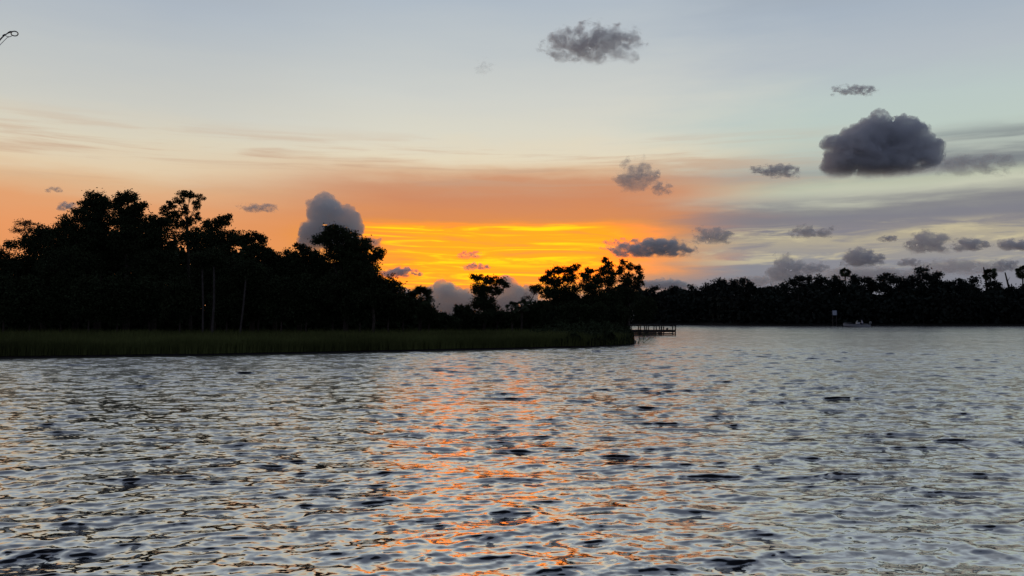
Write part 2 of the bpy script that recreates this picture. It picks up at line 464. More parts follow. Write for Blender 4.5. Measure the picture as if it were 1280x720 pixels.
TREE_GROUND = 0.25
def tree(name, label, base_px, Y, blobs, n, leaf=0.13, clump=0.55, dens=26, mt='leaf', bark='bark', group=None, cat='tree', ground=TREE_GROUND,
         seed=None, trunk_r=None, twigs=0.5, up=0.0, depth=0.85, shell=0.42):
    """blobs are (px, py, rx, ry) crown masses at depth Y; n = number of leaves"""
    sd = seed if seed is not None else int(base_px * 7 + Y * 3)
    rng = np.random.default_rng(sd); rnd = random.Random(sd)
    k = Y / F
    base = Vector(((base_px - 640) * k, Y, ground))
    root = thing(name, label, cat, base, group)
    B = []
    for b in blobs:
        c = at(b[0], b[1], Y) - base
        c.y += rnd.uniform(-0.3, 0.3) * b[2] * k
        B.append((np.array(c), np.array((b[2] * k, b[2] * k * depth, b[3] * k))))
    area = np.array([r[0] * r[2] for c, r in B]); area /= area.sum()
    pts = []; mb = MB()
    top = max(c[2] for c, r in B)
    low = min(c[2] - r[2] for c, r in B)
    tr = trunk_r or max(0.12, min(0.38, top * 0.026))
    cx = float(sum(a * c[0] for a, (c, r) in zip(area, B)))
    fork = Vector((cx * 0.45, 0, max(0.6, low + (top - low) * 0.18)))
    mb.tube([(0, 0, -0.3), (0, 0, 0.25), (cx * .18 + rnd.uniform(-.15, .15), 0, fork.z * 0.5), fork], [tr * 1.5, tr * 1.05, tr * 0.9, tr * 0.78], 8)
    for a, (c, r) in zip(area, B):
        nl = int(n * a * (1.4 if Y < 150 else 1))
        nc = max(5, int(nl / dens / (1.25 if Y < 150 else 1)))
        cc = ball(rng, nc, shell) * r * 0.93 + c
        cr = clump * rng.uniform(0.6, 1.25, nc) * min(1.0, 0.35 + min(r) / 1.6)
        which = rng.integers(0, nc, nl)
        off = rng.normal(size=(nl, 3)) * np.where(rng.uniform(0, 1, nl) < .25, .68, .44)[:, None]
        off[:, 2] *= 0.7
        pts.append(cc[which] + off * cr[which][:, None])
        cv = Vector(c); mid = fork.lerp(cv, 0.55) + Vector((0, rnd.uniform(-.3, .3), -abs(cv.x - fork.x) * 0.12))
        rb = max(0.035, tr * 0.55 * math.sqrt(a + 0.08))
        mb.tube([fork, mid, cv, cv + Vector((0, 0, r[2] * .5))], [rb * 1.25, rb, rb * 0.6, rb * 0.25], 6)
        nt = int(nc * twigs)
        for i in range(nt):
            e = Vector(cc[i % nc]) + Vector((rnd.uniform(-.15, .15), 0, rnd.uniform(-.1, .15))) * (i >= nc); st = mid.lerp(cv, rnd.uniform(0.3, 1.0))
            if up: st = Vector((cv.x + (e.x - cv.x) * 0.25, cv.y, cv.z - r[2] * rnd.uniform(0.2, up)))
            m2 = st.lerp(e, 0.55) + Vector((rnd.uniform(-.12, .12), 0, rnd.uniform(0, .15)))
            mb.tube([st, m2, e], [rb * 0.42, rb * 0.26, 0.012], 3)
    mb.build('trunk', M[bark], root)
    link('crown', leaves_mesh(np.concatenate(pts), leaf * (0.8 if Y < 150 else 1), rng, M[mt]), root)
    return root

def frond_mesh(L=1.3, n=16, folds=0.9):
    """a sabal palm fan: stalk and narrow drooping leaflets"""
    v, f = [], []
    v += [(-0.015, 0, 0), (0.015, 0, 0), (0.012, L * .75, 0.05), (-0.012, L * .75, 0.05)]; f.append((0, 1, 2, 3))
    for i in range(n):
        a = math.radians(-115 + 230 * i / (n - 1))
        dx, dy = math.sin(a), math.cos(a)
        l = L * (0.62 - 0.10 * abs(a) / 2)
        o = (0, L * .72, 0.05)
        b = len(v)
        px, py = -dy * 0.065, dx * 0.065
        m_ = (o[0] + dx * l * .6, o[1] + dy * l * .6, 0.03)
        v += [o, (m_[0] + px, m_[1] + py, m_[2]), (m_[0] - px, m_[1] - py, m_[2] - 0.02), (o[0] + dx * l, o[1] + dy * l, -0.22 * l * folds)]
        f += [(b, b + 1, b + 3, b + 2)]
    return mesh_np('frond', v, f, M['palm'])
FROND = frond_mesh()
def palm(label, px, py, Y, rpx, ground=TREE_GROUND, nfr=34, seed=1, group=None, each=True, base_px=None, tr=0.17, name='cabbage_palm', bark='bark', cat='palm tree'):
    rnd = random.Random(seed)
    base = Vector((((base_px or px) - 640) * Y / F, Y, ground))
    root = thing(name, label, cat, base, group)
    head = at(px, py, Y) - base
    R = rpx * Y / F
    mb = MB()
    mb.tube([(0, 0, -0.3), (head.x * .2, 0, head.z * .35), (head.x * .6, 0, head.z * .7), head], [tr * 1.25, tr, tr * .95, tr * 1.1], 9)
    mb.build('trunk', M[bark], root)
    vs, fs, nb = [], [], 0
    co = np.array([v.co[:] for v in FROND.vertices]); pf = np.array([p.vertices[:] for p in FROND.polygons])
    for i in range(nfr):
        e = math.asin(rnd.uniform(-.92, 1)) + rnd.uniform(-.3, .3); a = i * 2.399963 + rnd.uniform(-.2, .2)
        s = R / 1.45 * rnd.uniform(0.85, 1.1)
        rot = Euler((e, rnd.uniform(-.9, .9), a))
        loc = head + Vector((rnd.uniform(-.05, .05), rnd.uniform(-.05, .05), rnd.uniform(-.15, .15)))
        if each:
            o = link('frond', FROND, root); o.location = loc; o.rotation_euler = rot; o.scale = (s, s, s)
        else:
            mm = np.array(rot.to_matrix()) * s
            vs.append(co @ mm.T + np.array(loc)); fs.append(pf + nb); nb += len(co)
    if not each: link('crown', mesh_np('crown', np.concatenate(vs), np.concatenate(fs), M['palm']), root)
    return root

# --- the wooded left bank
LB = 'trees of the dark grove on the left bank'
tree('bare_tree', 'small airy reddish brown tree with thin twigs poking above the grove at far left', 38, 96, [(30, 279, 12, 6), (24, 288, 9, 5), (38, 287, 7, 5), (32, 296, 5, 7)], 1500, 0.085, 0.42, 18, 'leaf_dry', group=LB, twigs=0.9, trunk_r=0.12)
tree('broadleaf_tree', 'low ragged tree cut by the left edge of the view', -6, 84, [(0, 321, 20, 12), (14, 306, 9, 8), (18, 330, 26, 18), (-25, 325, 25, 20), (0, 355, 36, 24)], 13000, group=LB)
tree('broadleaf_tree', 'dark rounded tree beside the small reddish tree, stepping up to the right', 55, 86, [(49, 292, 12, 12), (64, 292, 13, 11), (40, 305, 16, 14), (60, 315, 34, 22), (40, 345, 40, 24)], 15000, group=LB)
tree('broadleaf_tree', 'broad dark tree with flat shoulder left of the two tall crowns', 95, 84, [(82, 280, 13, 12), (97, 269, 12, 9), (78, 300, 26, 20), (100, 295, 26, 24), (95, 335, 42, 28)], 17000, group=LB)
tree('live_oak', 'tall dark tree, left one of the twin highest crowns of the grove', 122, 87, [(120, 250, 14, 11), (109, 257, 8, 9), (133, 256, 10, 10), (121, 275, 24, 20), (128, 310, 32, 28)], 16000, group=LB)
tree('live_oak', 'tall dark tree, right one of the twin highest crowns with a small side tuft', 158, 85, [(160, 247, 12, 9), (148, 254, 9, 9), (172, 259, 10, 7), (180, 256, 4, 4), (156, 272, 22, 16), (165, 300, 30, 26)], 16000, group=LB)
tree('broadleaf_tree', 'lower dark tree filling the dip between the tall crowns and the airy one', 192, 86, [(188, 276, 11, 9), (203, 277, 10, 8), (195, 297, 28, 22), (195, 335, 36, 26)], 14000, group=LB)
tree('airy_tree', 'tall airy tree with open crown and sky showing between its branches', 239, 90, [(229, 242, 9, 5), (239, 244, 8, 5), (251, 247, 6, 4), (224, 251, 7, 6), (213, 256, 8, 6), (206, 264, 7, 7), (246, 257, 6, 7), (232, 262, 6, 8), (220, 268, 9, 7), (210, 276, 11, 8), (247, 270, 5, 6), (238, 276, 7, 6), (226, 280, 12, 7)], 7600, 0.10, 0.36, 20, group=LB, twigs=0.9, trunk_r=0.2)
tree('live_oak', 'dark tree with a spiky top just right of the airy crown', 266, 84, [(262, 283, 15, 9), (278, 277, 13, 8), (285, 270, 6, 4), (240, 296, 18, 12), (268, 305, 28, 22), (292, 298, 13, 13), (270, 340, 32, 24)], 15000, group=LB)
tree('broadleaf_tree', 'ragged tree with feathery right side, third crown left of the big rounded oak', 316, 82, [(306, 303, 10, 8), (317, 296, 10, 7), (328, 300, 7, 5), (316, 314, 16, 14), (334, 318, 12, 10), (310, 345, 26, 22)], 10000, 0.13, 0.5, group=LB)
tree('broadleaf_tree', 'low round topped tree in the notch of the grove skyline', 344, 83, [(340, 322, 12, 9), (350, 326, 9, 8), (345, 345, 22, 20)], 7000, group=LB)
tree('broadleaf_tree', 'pointed dark tree against the left side of the big rounded oak', 374, 82, [(374, 309, 7, 6), (364, 319, 11, 8), (382, 316, 12, 8), (396, 322, 10, 8), (402, 336, 14, 12), (376, 338, 26, 20)], 9500, 0.13, 0.5, group=LB)
tree('live_oak', 'big rounded oak with dense crown at the right end of the grove', 432, 80, [(418, 290, 18, 9), (408, 299, 16, 10), (436, 298, 15, 10), (452, 307, 14, 9), (472, 318, 11, 8), (430, 318, 32, 20), (450, 335, 26, 22), (430, 365, 44, 26)], 26000, 0.13, 0.5, 26, group=LB)
tree('drooping_tree', 'lacy drooping tree hanging below the big rounded oak on its right', 466, 78, [(464, 345, 14, 12), (474, 356, 11, 9), (484, 366, 8, 6), (460, 372, 22, 14)], 5200, 0.12, 0.42, group=LB, twigs=0.8)
SL = 'slender pale trunks in front of the grove'
tree('slender_tree', 'slender tree with straight pale trunk, left one of the close pair', 254, 77, [(253, 322, 13, 9), (247, 330, 9, 7)], 2500, bark='bark_pale', group=SL, trunk_r=0.105)
tree('slender_tree', 'slender tree with straight pale trunk, right one of the close pair', 265.5, 76.5, [(267, 320, 13, 9), (275, 328, 8, 7)], 2500, bark='bark_pale', group=SL, trunk_r=0.12)
tree('slender_tree', 'slender tree with a pale trunk that leans to the right', 300, 76.5, [(320, 340, 13, 9), (312, 333, 10, 8)], 2500, bark='bark_pale', group=SL, trunk_r=0.10)
rs = random.Random(5)
UN = ['leafy shrub at the grove foot by the left edge of the view', 'leafy shrub at the grove foot below the small reddish tree', 'wide shrub under the broad flat shouldered tree',
      'shrub under the left one of the twin highest crowns', 'shrub under the right one of the twin highest crowns', 'shrub at the grove foot below the dip beside the airy crown', 'shrub left of the pair of pale trunks',
      'shrub between the pale trunk pair and the leaning pale trunk', 'shrub just right of the leaning pale trunk', 'shrub under the low round topped tree', 'shrub under the pointed dark tree',
      'shrub under the left half of the big rounded oak', 'shrub under the right half of the big rounded oak', 'shrub where the grove ends right of the big rounded oak']
for i, (px, lab) in enumerate(zip([5, 38, 75, 112, 148, 186, 225, 284, 324, 352, 384, 416, 450, 486], UN)):
    Yb = 79.0 + (i % 3)
    tree('shrub', lab, px, Yb, [(px - 8, 385 + rs.uniform(-3, 3), 17, 20), (px + 9, 380 + rs.uniform(-4, 4), 17, 22), (px, 362, 19, 18)], 6200, 0.15, 0.6, 30, group='shrubs along the marsh edge', cat='shrub', trunk_r=0.1, twigs=0.05)

# --- the low middle of the point
MP = 'trees on the low marsh point'
palm('cabbage palm with a round fan crown in the low gap right of the grove', 525, 373, 82, 16.5, seed=3, nfr=64, group='palms on the marsh point')
tree('shrub', 'dark shrub leaning on the left of the round cabbage palm', 505, 81, [(503, 376, 14, 10), (513, 384, 14, 12), (496, 390, 16, 12)], 5200, 0.13, 0.5, cat='shrub', group='shrubs along the marsh edge', trunk_r=0.08, twigs=0.1)
tree('shrub', 'low shrub right under the round cabbage palm', 536, 81, [(533, 390, 13, 10), (545, 398, 12, 8)], 3200, 0.13, 0.5, cat='shrub', group='shrubs along the marsh edge', trunk_r=0.08, twigs=0.1)
tree('shrub', 'lowest shrub in the gap between the palm and the lone gap tree', 557, 82, [(556, 397, 9, 6), (566, 401, 11, 6), (548, 402, 10, 5)], 2600, 0.12, 0.4, cat='shrub', group='shrubs along the marsh edge', trunk_r=0.06, twigs=0.1)
tree('windblown_tree', 'lone tree in the gap with flat airy top swept to the right', 604, 86, [(596, 347, 9, 6), (608, 350, 9, 5), (622, 352, 12, 6), (632, 356, 5, 5), (602, 362, 15, 9), (620, 364, 9, 6), (604, 378, 18, 12), (616, 386, 10, 8)], 9500, 0.105, 0.4, 24, group=MP, twigs=0.7)
tree('shrub', 'rounded shrub hugging the left foot of the lone gap tree', 575, 84, [(574, 387, 7, 8), (584, 392, 12, 11), (572, 400, 12, 8)], 3400, 0.12, 0.4, cat='shrub', group='shrubs along the marsh edge', trunk_r=0.06, twigs=0.2)
tree('shrub', 'low shrub at the right foot of the lone gap tree', 622, 84, [(612, 396, 16, 9), (628, 394, 10, 8), (640, 396, 9, 7)], 3800, 0.12, 0.4, cat='shrub', group='shrubs along the marsh edge', trunk_r=0.06, twigs=0.2)
palm('small cabbage palm, left one of the low pair beside the wide umbrella tree', 640, 385, 84, 8, seed=5, nfr=26, group='palms on the marsh point', tr=0.11)
palm('small cabbage palm, right one of the low pair beside the wide umbrella tree', 652, 383, 85, 9.5, seed=6, nfr=28, group='palms on the marsh point', tr=0.12)
tree('bare_tree', 'small bare twiggy tree against the pink cloud left of the wide umbrella tree', 666, 90, [(660, 371, 9, 6), (668, 366, 7, 5), (654, 375, 6, 4)], 300, 0.06, 0.35, 7, 'leaf_dry', group=MP, twigs=2.0, trunk_r=0.07)
tree('umbrella_tree', 'wide umbrella shaped tree with an arching left limb on the marsh point', 702, 90, [(670, 360, 9, 6), (681, 350, 9, 5), (687, 341, 8, 5), (698, 338, 9, 5), (713, 337, 10, 5), (721, 333, 5, 3), (712, 347, 11, 7), (695, 352, 13, 7), (690, 366, 18, 9), (708, 366, 18, 12), (697, 385, 24, 12)], 15000, 0.11, 0.42, 24, group=MP, twigs=0.7)
tree('broadleaf_tree', 'dark bushy tree wedged between the wide umbrella tree and the upright pair', 740, 88, [(737, 338, 8, 4), (732, 345, 8, 6), (745, 350, 8, 8), (738, 358, 16, 10), (744, 375, 20, 14)], 8000, 0.11, 0.42, 24, group=MP, twigs=0.5)
tree('upright_tree', 'upright tree with a small top tuft, left one of the tall pair by the dock', 759, 90, [(756, 325, 4, 4), (761, 331, 6, 5), (754, 339, 8, 6), (765, 341, 6, 8), (760, 352, 11, 8), (762, 372, 16, 14)], 6800, 0.11, 0.4, 24, group=MP, twigs=0.8)
tree('upright_tree', 'branchy upright tree with fanned twigs, right one of the tall pair', 785, 92, [(779, 327, 6, 4), (786, 333, 6, 5), (774, 338, 6, 7), (797, 336, 6, 6), (802, 344, 4, 5), (784, 349, 12, 9), (798, 354, 7, 9), (786, 368, 16, 12)], 6200, 0.105, 0.4, 22, group=MP, twigs=1.2, up=1.0)
for px, py, Yb, w, h, lab in [(668, 388, 87, 15, 12, 'shrub under the arching left limb of the wide umbrella tree'), (690, 394, 86, 17, 11, 'shrub at the trunk of the wide umbrella tree'), (716, 392, 86, 16, 13, 'shrub right of the wide umbrella tree trunk'),
                           (744, 392, 86, 16, 14, 'shrub at the foot of the dark wedged tree'), (768, 392, 88, 15, 14, 'shrub at the foot of the tall upright pair'), (775, 391, 92, 11, 15, 'shrub at the dark tip of the point above the dock'),
                           (806, 386, 107, 14, 18, 'tall rounded shrub just behind the dock landing')]:
    tree('shrub', lab, px, Yb, [(px - 6, py, w * .7, h), (px + 6, py - 2, w * .7, h * .9), (px, py + 8, w, 9)], 4200, 0.13, 0.5, 28, cat='shrub', group='shrubs along the marsh edge', trunk_r=0.08, twigs=0.15)

# --- the far wooded bank
FB = 'trees on the far bank'
far = [  # px, label, blobs
    (812, 'first low tree of the far bank right of the upright pair', [(812, 367, 11, 7), (818, 361, 5, 4)]),
    (836, 'low far tree directly above the dock end', [(832, 369, 11, 6), (841, 362, 8, 5)]),
    (858, 'thin topped far tree right above the open end of the dock', [(852, 366, 9, 6), (864, 360, 4, 5), (863, 368, 8, 5)]),
    (880, 'smooth rising far tree on the left slope of the first far hump', [(876, 366, 10, 6), (886, 360, 9, 6)]),
    (901, 'dense domed far tree topping the first hump', [(900, 355, 11, 7), (896, 366, 16, 10)]),
    (918, 'narrow far tree beside the domed one, with a notch between', [(917, 353, 6, 5), (916, 362, 10, 8)]),
    (931, 'far tree with stiff split twigs on the right of the first hump', [(929, 351, 7, 4), (936, 355, 6, 4), (930, 362, 12, 8)]),
    (948, 'lowest far tree in the dip after the first hump', [(947, 365, 9, 5), (941, 361, 5, 4), (953, 372, 14, 8)]),
    (964, 'small spiky far tree on the right side of the dip', [(960, 361, 6, 3), (968, 364, 9, 6)]),
    (982, 'sloping far tree climbing right out of the dip', [(979, 359, 8, 5), (988, 354, 8, 6), (984, 368, 16, 9)]),
    (1004, 'far tree with flat lacy top left of the white sign', [(1000, 348, 9, 4), (1011, 348, 6, 4), (1004, 358, 14, 9)]),
    (1026, 'round topped far tree above the white sign', [(1026, 348, 8, 5), (1028, 357, 13, 9)]),
    (1046, 'feathery far tree left of the sabal palm above the moored boat', [(1045, 347, 5, 3), (1040, 354, 9, 6), (1050, 358, 12, 8)]),
    (1070, 'small tufted far tree right of the palm above the boat', [(1067, 347, 5, 4), (1073, 352, 10, 6), (1068, 362, 14, 9)]),
    (1087, 'low flat far tree before the smooth dome', [(1085, 350, 8, 4), (1090, 357, 12, 8)]),
    (1105, 'smooth domed far tree right of the boat', [(1105, 347, 9, 7), (1106, 360, 14, 10)]),
    (1124, 'flat topped far tree between the smooth dome and the tallest crown', [(1122, 349, 9, 5), (1128, 357, 12, 9)]),
    (1142, 'shoulder of foliage on the left of the tallest far crown', [(1141, 349, 7, 5), (1144, 359, 13, 9)]),
    (1156, 'tallest far tree with round tuft standing over the bank', [(1154, 338, 9, 5), (1149, 341, 5, 5), (1158, 348, 14, 7), (1156, 361, 16, 11)]),
    (1173, 'ragged far tree on the right shoulder of the tallest far crown', [(1173, 343, 6, 4), (1170, 351, 9, 6), (1176, 360, 12, 9)]),
    (1190, 'low far tree right after the ragged shoulder', [(1188, 357, 7, 5), (1192, 366, 12, 8)]),
    (1201, 'rounded far tree in the middle of the right lower skyline', [(1199, 352, 7, 4), (1203, 361, 12, 9)]),
    (1217, 'knobbly far tree left of the leaning snag', [(1217, 351, 6, 5), (1212, 357, 6, 4), (1218, 364, 12, 9)]),
    (1242, 'rounded far tree between the two leaning snags', [(1241, 355, 9, 5), (1248, 357, 6, 4), (1243, 367, 14, 9)]),
    (1262, 'low twiggy far tree right of the second snag', [(1261, 362, 8, 4), (1266, 368, 12, 8)]),
    (1284, 'far tree at the right edge of the view under the last palm', [(1282, 361, 10, 5), (1288, 368, 14, 9)]),
    (1312, 'far tree just past the right edge of the view', [(1308, 352, 14, 9), (1318, 362, 18, 12)]),
]
for i, (px, lab, bl) in enumerate(far):
    Yt = far_Y(px) + 7 + (i % 3) * 2.5
    tree('far_tree', lab, px, Yt, bl + [(px, 383, 15, 14)], 4300, 0.25, 0.9, 20, 'leaf_far', group=FB, ground=0.7, twigs=0.35, trunk_r=0.24)
palm('sabal palm with two tufts standing over the far trees above the boat', 1056.5, 341, 208, 6.5, 0.7, 60, 11, 'palms over the far bank', False, bark='bark')
palm('tall sabal palm between the two leaning snags on the right', 1237.5, 343, 210, 8, 0.7, 66, 12, 'palms over the far bank', False)
palm('tall sabal palm cut by the right edge of the view', 1278.5, 340, 210, 8, 0.7, 66, 13, 'palms over the far bank', False)
def snag(label, x0, y0, x1, y1, Y):
    b = at(x1 + (x1 - x0) * 1.2, y1 + 26, Y); t = at(x0, y0, Y)
    root = thing('dead_tree', label, 'dead tree', b, 'bare snags on the far bank')
    d = t - b
    mb = MB(); mb.tube([(0, 0, -4), d * .4, d * .75, d], [0.32, .28, .22, .15], 7)
    mb.build('trunk', M['bark'], root)
    mb = MB(); mb.tube([d * .72, d * .8 + Vector((.9, 0, .5))], [.1, .03], 5); mb.build('limb', M['bark'], root)
snag('bare leaning snag, left one beside the tall sabal palm', 1229.5, 334, 1233, 353, 211)
snag('bare leaning snag, right one standing alone beyond the palm', 1256.3, 340.5, 1261, 355, 211)
# faint pale trunks in the far wood
PT = 'faint pale trunks on the far bank'
for px, y0, lab in [(1124, 370, 'thin pale trunk in the dark far wood below the flat topped tree'), (1154, 376, 'thin pale trunk in the dark far wood below the tallest crown'), (1213, 368, 'pale trunk in the far wood, stoutest of the right group'),
                    (1225, 372, 'thin pale trunk in the far wood right of the stoutest one'), (998, 366, 'thin pale trunk in the dark far wood left of the white sign')]:
    Yt = far_Y(px) + 2.5; b = at(px, 404.5, Yt); t = at(px + 0.6, y0, Yt)
    tree('slender_tree', lab, px, Yt, [(px, y0, 7, 5)], 500, 0.2, 0.8, 20, 'leaf_far', 'bark_pale', PT, ground=0.6, trunk_r=0.11, twigs=0.2)

def woods():
    """dense far wood and undergrowth behind the single trees, read as one mass"""
    rng = np.random.default_rng(3)
    P = []
    for px in np.arange(762, 1420, 1.0):
        Y0 = far_Y(px) + 4
        for _ in range(64):
            Y = Y0 + rng.uniform(-3.8, 22)
            top = -1.5 * (Y < Y0) + 2.5 - (0.2 + 1.0 * math.sin(px * .11) + .8 * math.sin(px * .047)) + (400 - 366) * Y / F
            P.append(((px + rng.uniform(-1, 1) - 640) * Y / F, Y, 0.4 + (top - 0.4) * rng.uniform(0, 1)))
    o = link('woods', leaves_mesh(np.array(P), 0.5, rng, M['leaf_far'], 'woods', 0.75))
    tag(o, 'dark far wood and undergrowth closing the far bank of the river', 'woods', kind='stuff')
    P = []
    ux = [-140, 0, 40, 80, 120, 190, 240, 290, 320, 400, 470, 492, 500]
    uz = [7.0, 7.0, 8.6, 10.4, 12.0, 11.4, 10.8, 10.6, 9.6, 9.2, 7.6, 4.2, 3.0]
    for px in np.arange(-140, 500, 0.5):
        top = np.interp(px, ux, uz) + 0.5 * math.sin(px * .21) + .3 * math.sin(px * .67)
        for _ in range(48):
            Y = rng.uniform(93, 108)
            P.append(((px - 640) * Y / F, Y, rng.uniform(0.2, 2.8) if _ < 9 else rng.uniform(0.2, top)))
    for px in np.arange(500, 783, 0.5):
        top = float(np.interp(px, [500, 520, 555, 590, 640, 670, 700, 790, 812], [3.1, 2.9, 2.3, 2.6, 2.6, 3.8, 4.6, 4.8, 4.0])) + .2 * math.sin(px * .5)
        for _ in range(24):
            Y = rng.uniform(94, 104)
            P.append(((px - 640) * Y / F, Y, rng.uniform(0.2, top)))
    o = link('undergrowth', leaves_mesh(np.array(P), 0.30, rng, M['leaf'], 'undergrowth', 0.8))
    tag(o, 'dark undergrowth behind the trees of the left bank and the point', 'undergrowth', kind='stuff')
woods()
def thicket():
    # low dark leafy thicket that takes over from the grass towards the tip
    rng = np.random.default_rng(31)
    n = 52000
    fx = np.array([p.x for p in front]); fy = np.array([p.y for p in front])
    X = 1.0 + 13.4 * np.sqrt(rng.uniform(0, 1, n)); sh = np.interp(X, fx, fy)
    Y = sh + 0.15 + np.where(rng.uniform(0, 1, n) < .5, rng.exponential(1.2, n), rng.uniform(0, 28, n))
    xr = np.interp(Y, [66, 71.0, 78, 82, 92, 101, 106], [10.2, 10.7, 11.7, 12.2, 13.4, 14.2, 15.0])
    k = (X < xr) & (Y < 106); X, Y, sh = X[k], Y[k], sh[k]; n = len(X)
    top = (0.55 + 0.25 * np.sin(X * 1.7 + Y * .3) + 0.2 * np.sin(X * 4.1)) * np.clip((X - .5) / 4, .2, 1) * np.clip((15 - X) / 5, .5, 1) + np.clip(Y - sh, 0, 14) * 0.07
    P = np.stack([X, Y, 0.05 + (top + .15) * rng.uniform(0, 1, n)], 1)
    o = link('thicket', leaves_mesh(P, 0.11, rng, M['leaf'], 'thicket', 0.6))
    tag(o, 'low dark thicket along the waterline at the tip of the marsh', 'undergrowth', kind='stuff')
thicket()

# ------------------------------------------------------------------ marsh grass
def grass():
    rng = np.random.default_rng(21)
    fx = np.array([p.x for p in front]); fy = np.array([p.y for p in front])
    o = np.argsort(fx); fx = fx[o]; fy = fy[o]
    n = 125000
    X = rng.uniform(-74, 14.5, n)
    sh = np.interp(X, fx, fy)
    u = rng.uniform(0, 1, n)
    dep = np.where(u < 0.36, rng.exponential(0.7, n), rng.uniform(0, 1, n) * (88 - sh))
    Y = sh + 0.05 + dep
    xr = np.interp(Y, [66, 71.0, 82, 92, 101], [10.2, 10.6, 12.2, 13.5, 14.4])
    keep = (rng.uniform(0, 1, n) > np.clip((X - 1.5) / 7.5, 0, 0.8)) & (X < xr - 0.1) & (Y < 100) & (X > -0.70 * Y - 6)
    X2 = rng.uniform(7.5, 16.6, 26000); Y2 = rng.uniform(66, 112, 26000); sh2 = np.interp(X2, fx, fy)
    k2 = (X2 < np.interp(Y2, [66, 71.0, 78, 82, 92, 101, 108, 112], [10.2, 10.6, 11.8, 12.2, 13.5, 14.4, 15.3, 15.0])) & (Y2 > sh2)
    X = np.concatenate([X[keep], X2[k2]]); Y = np.concatenate([Y[keep], Y2[k2]]); sh = np.concatenate([sh[keep], sh2[k2] - 1.0]); n = len(X)
    clump = 0.5 + 0.5 * np.sin(X * 0.9 + np.sin(Y * .7) * 2) * np.sin(Y * 0.55 + X * .21)
    H = (0.60 + 0.36 * rng.uniform(0, 1, n) + 0.22 * clump + 0.10 * np.sin(X * .31 + Y * .5)) * np.clip(0.62 + (Y - sh) * 0.6, 0.62, 1.0)
    H *= np.where(X > 8.6, np.clip(1.05 - (X - 8.6) * 0.16, 0.3, 1), 1) * np.where((X > 8.6) & (rng.uniform(0, 1, n) < .3), .7, 1)
    a = rng.uniform(0, 2 * math.pi, n); wdt = rng.uniform(0.012, 0.028, n)
    lean = rng.uniform(0.0, 0.28, n) * H; la = rng.normal(0.6, 1.2, n)
    lx, ly = np.cos(la) * lean, np.sin(la) * lean
    cx, cy = np.cos(a) * wdt, np.sin(a) * wdt
    z0 = np.full(n, 0.12)
    v = np.stack([np.stack([X - cx, Y - cy, z0], 1), np.stack([X + cx, Y + cy, z0], 1),
                  np.stack([X + cx * .7 + lx * .35, Y + cy * .7 + ly * .35, z0 + H * .6], 1), np.stack([X - cx * .7 + lx * .35, Y - cy * .7 + ly * .35, z0 + H * .6], 1),
                  np.stack([X + lx, Y + ly, z0 + H], 1), np.stack([X + lx, Y + ly, z0 + H], 1) + 0.004], 1).reshape(-1, 3)
    b = np.arange(n)[:, None] * 6
    f = np.concatenate([b + np.array([[0, 1, 2, 3]]), b + np.array([[3, 2, 5, 4]])])
    tag(link('marsh_grass', mesh_np('marsh_grass', v, f, M['grass'])), 'dark green marsh grass covering the low bank between water and trees', 'grass', kind='stuff')
grass()
# bent reed stalks at the tip, over the water
reed_pts = [(796, 429.5, 812, 415.5), (800, 429, 822, 419.5), (803, 427.5, 808, 414), (797, 430, 803, 416), (806, 426, 821, 416.5), (801, 425, 796, 411), (808, 425, 803, 413)]
def reeds():
    b = at(801, 427.5, 76); b.z = 0
    root = thing('reed_clump', 'sparse bent reed stalks standing in shallow water at the tip of the marsh', 'reeds', b)
    rnd = random.Random(2)
    for i, (x0, y0, x1, y1) in enumerate(reed_pts):
        p0 = shore_pt(x0, y0); p0.z = -0.2
        p1 = at(x1, y1, p0.y + rnd.uniform(-.5, .5))
        mid = p0.lerp(p1, .55) + Vector((-.05, 0, .12))
        mb = MB(); mb.tube([p0 - b, mid - b, p1 - b], [.03, .022, .008], 5); mb.build('stalk', M['grass'], root)
reeds()

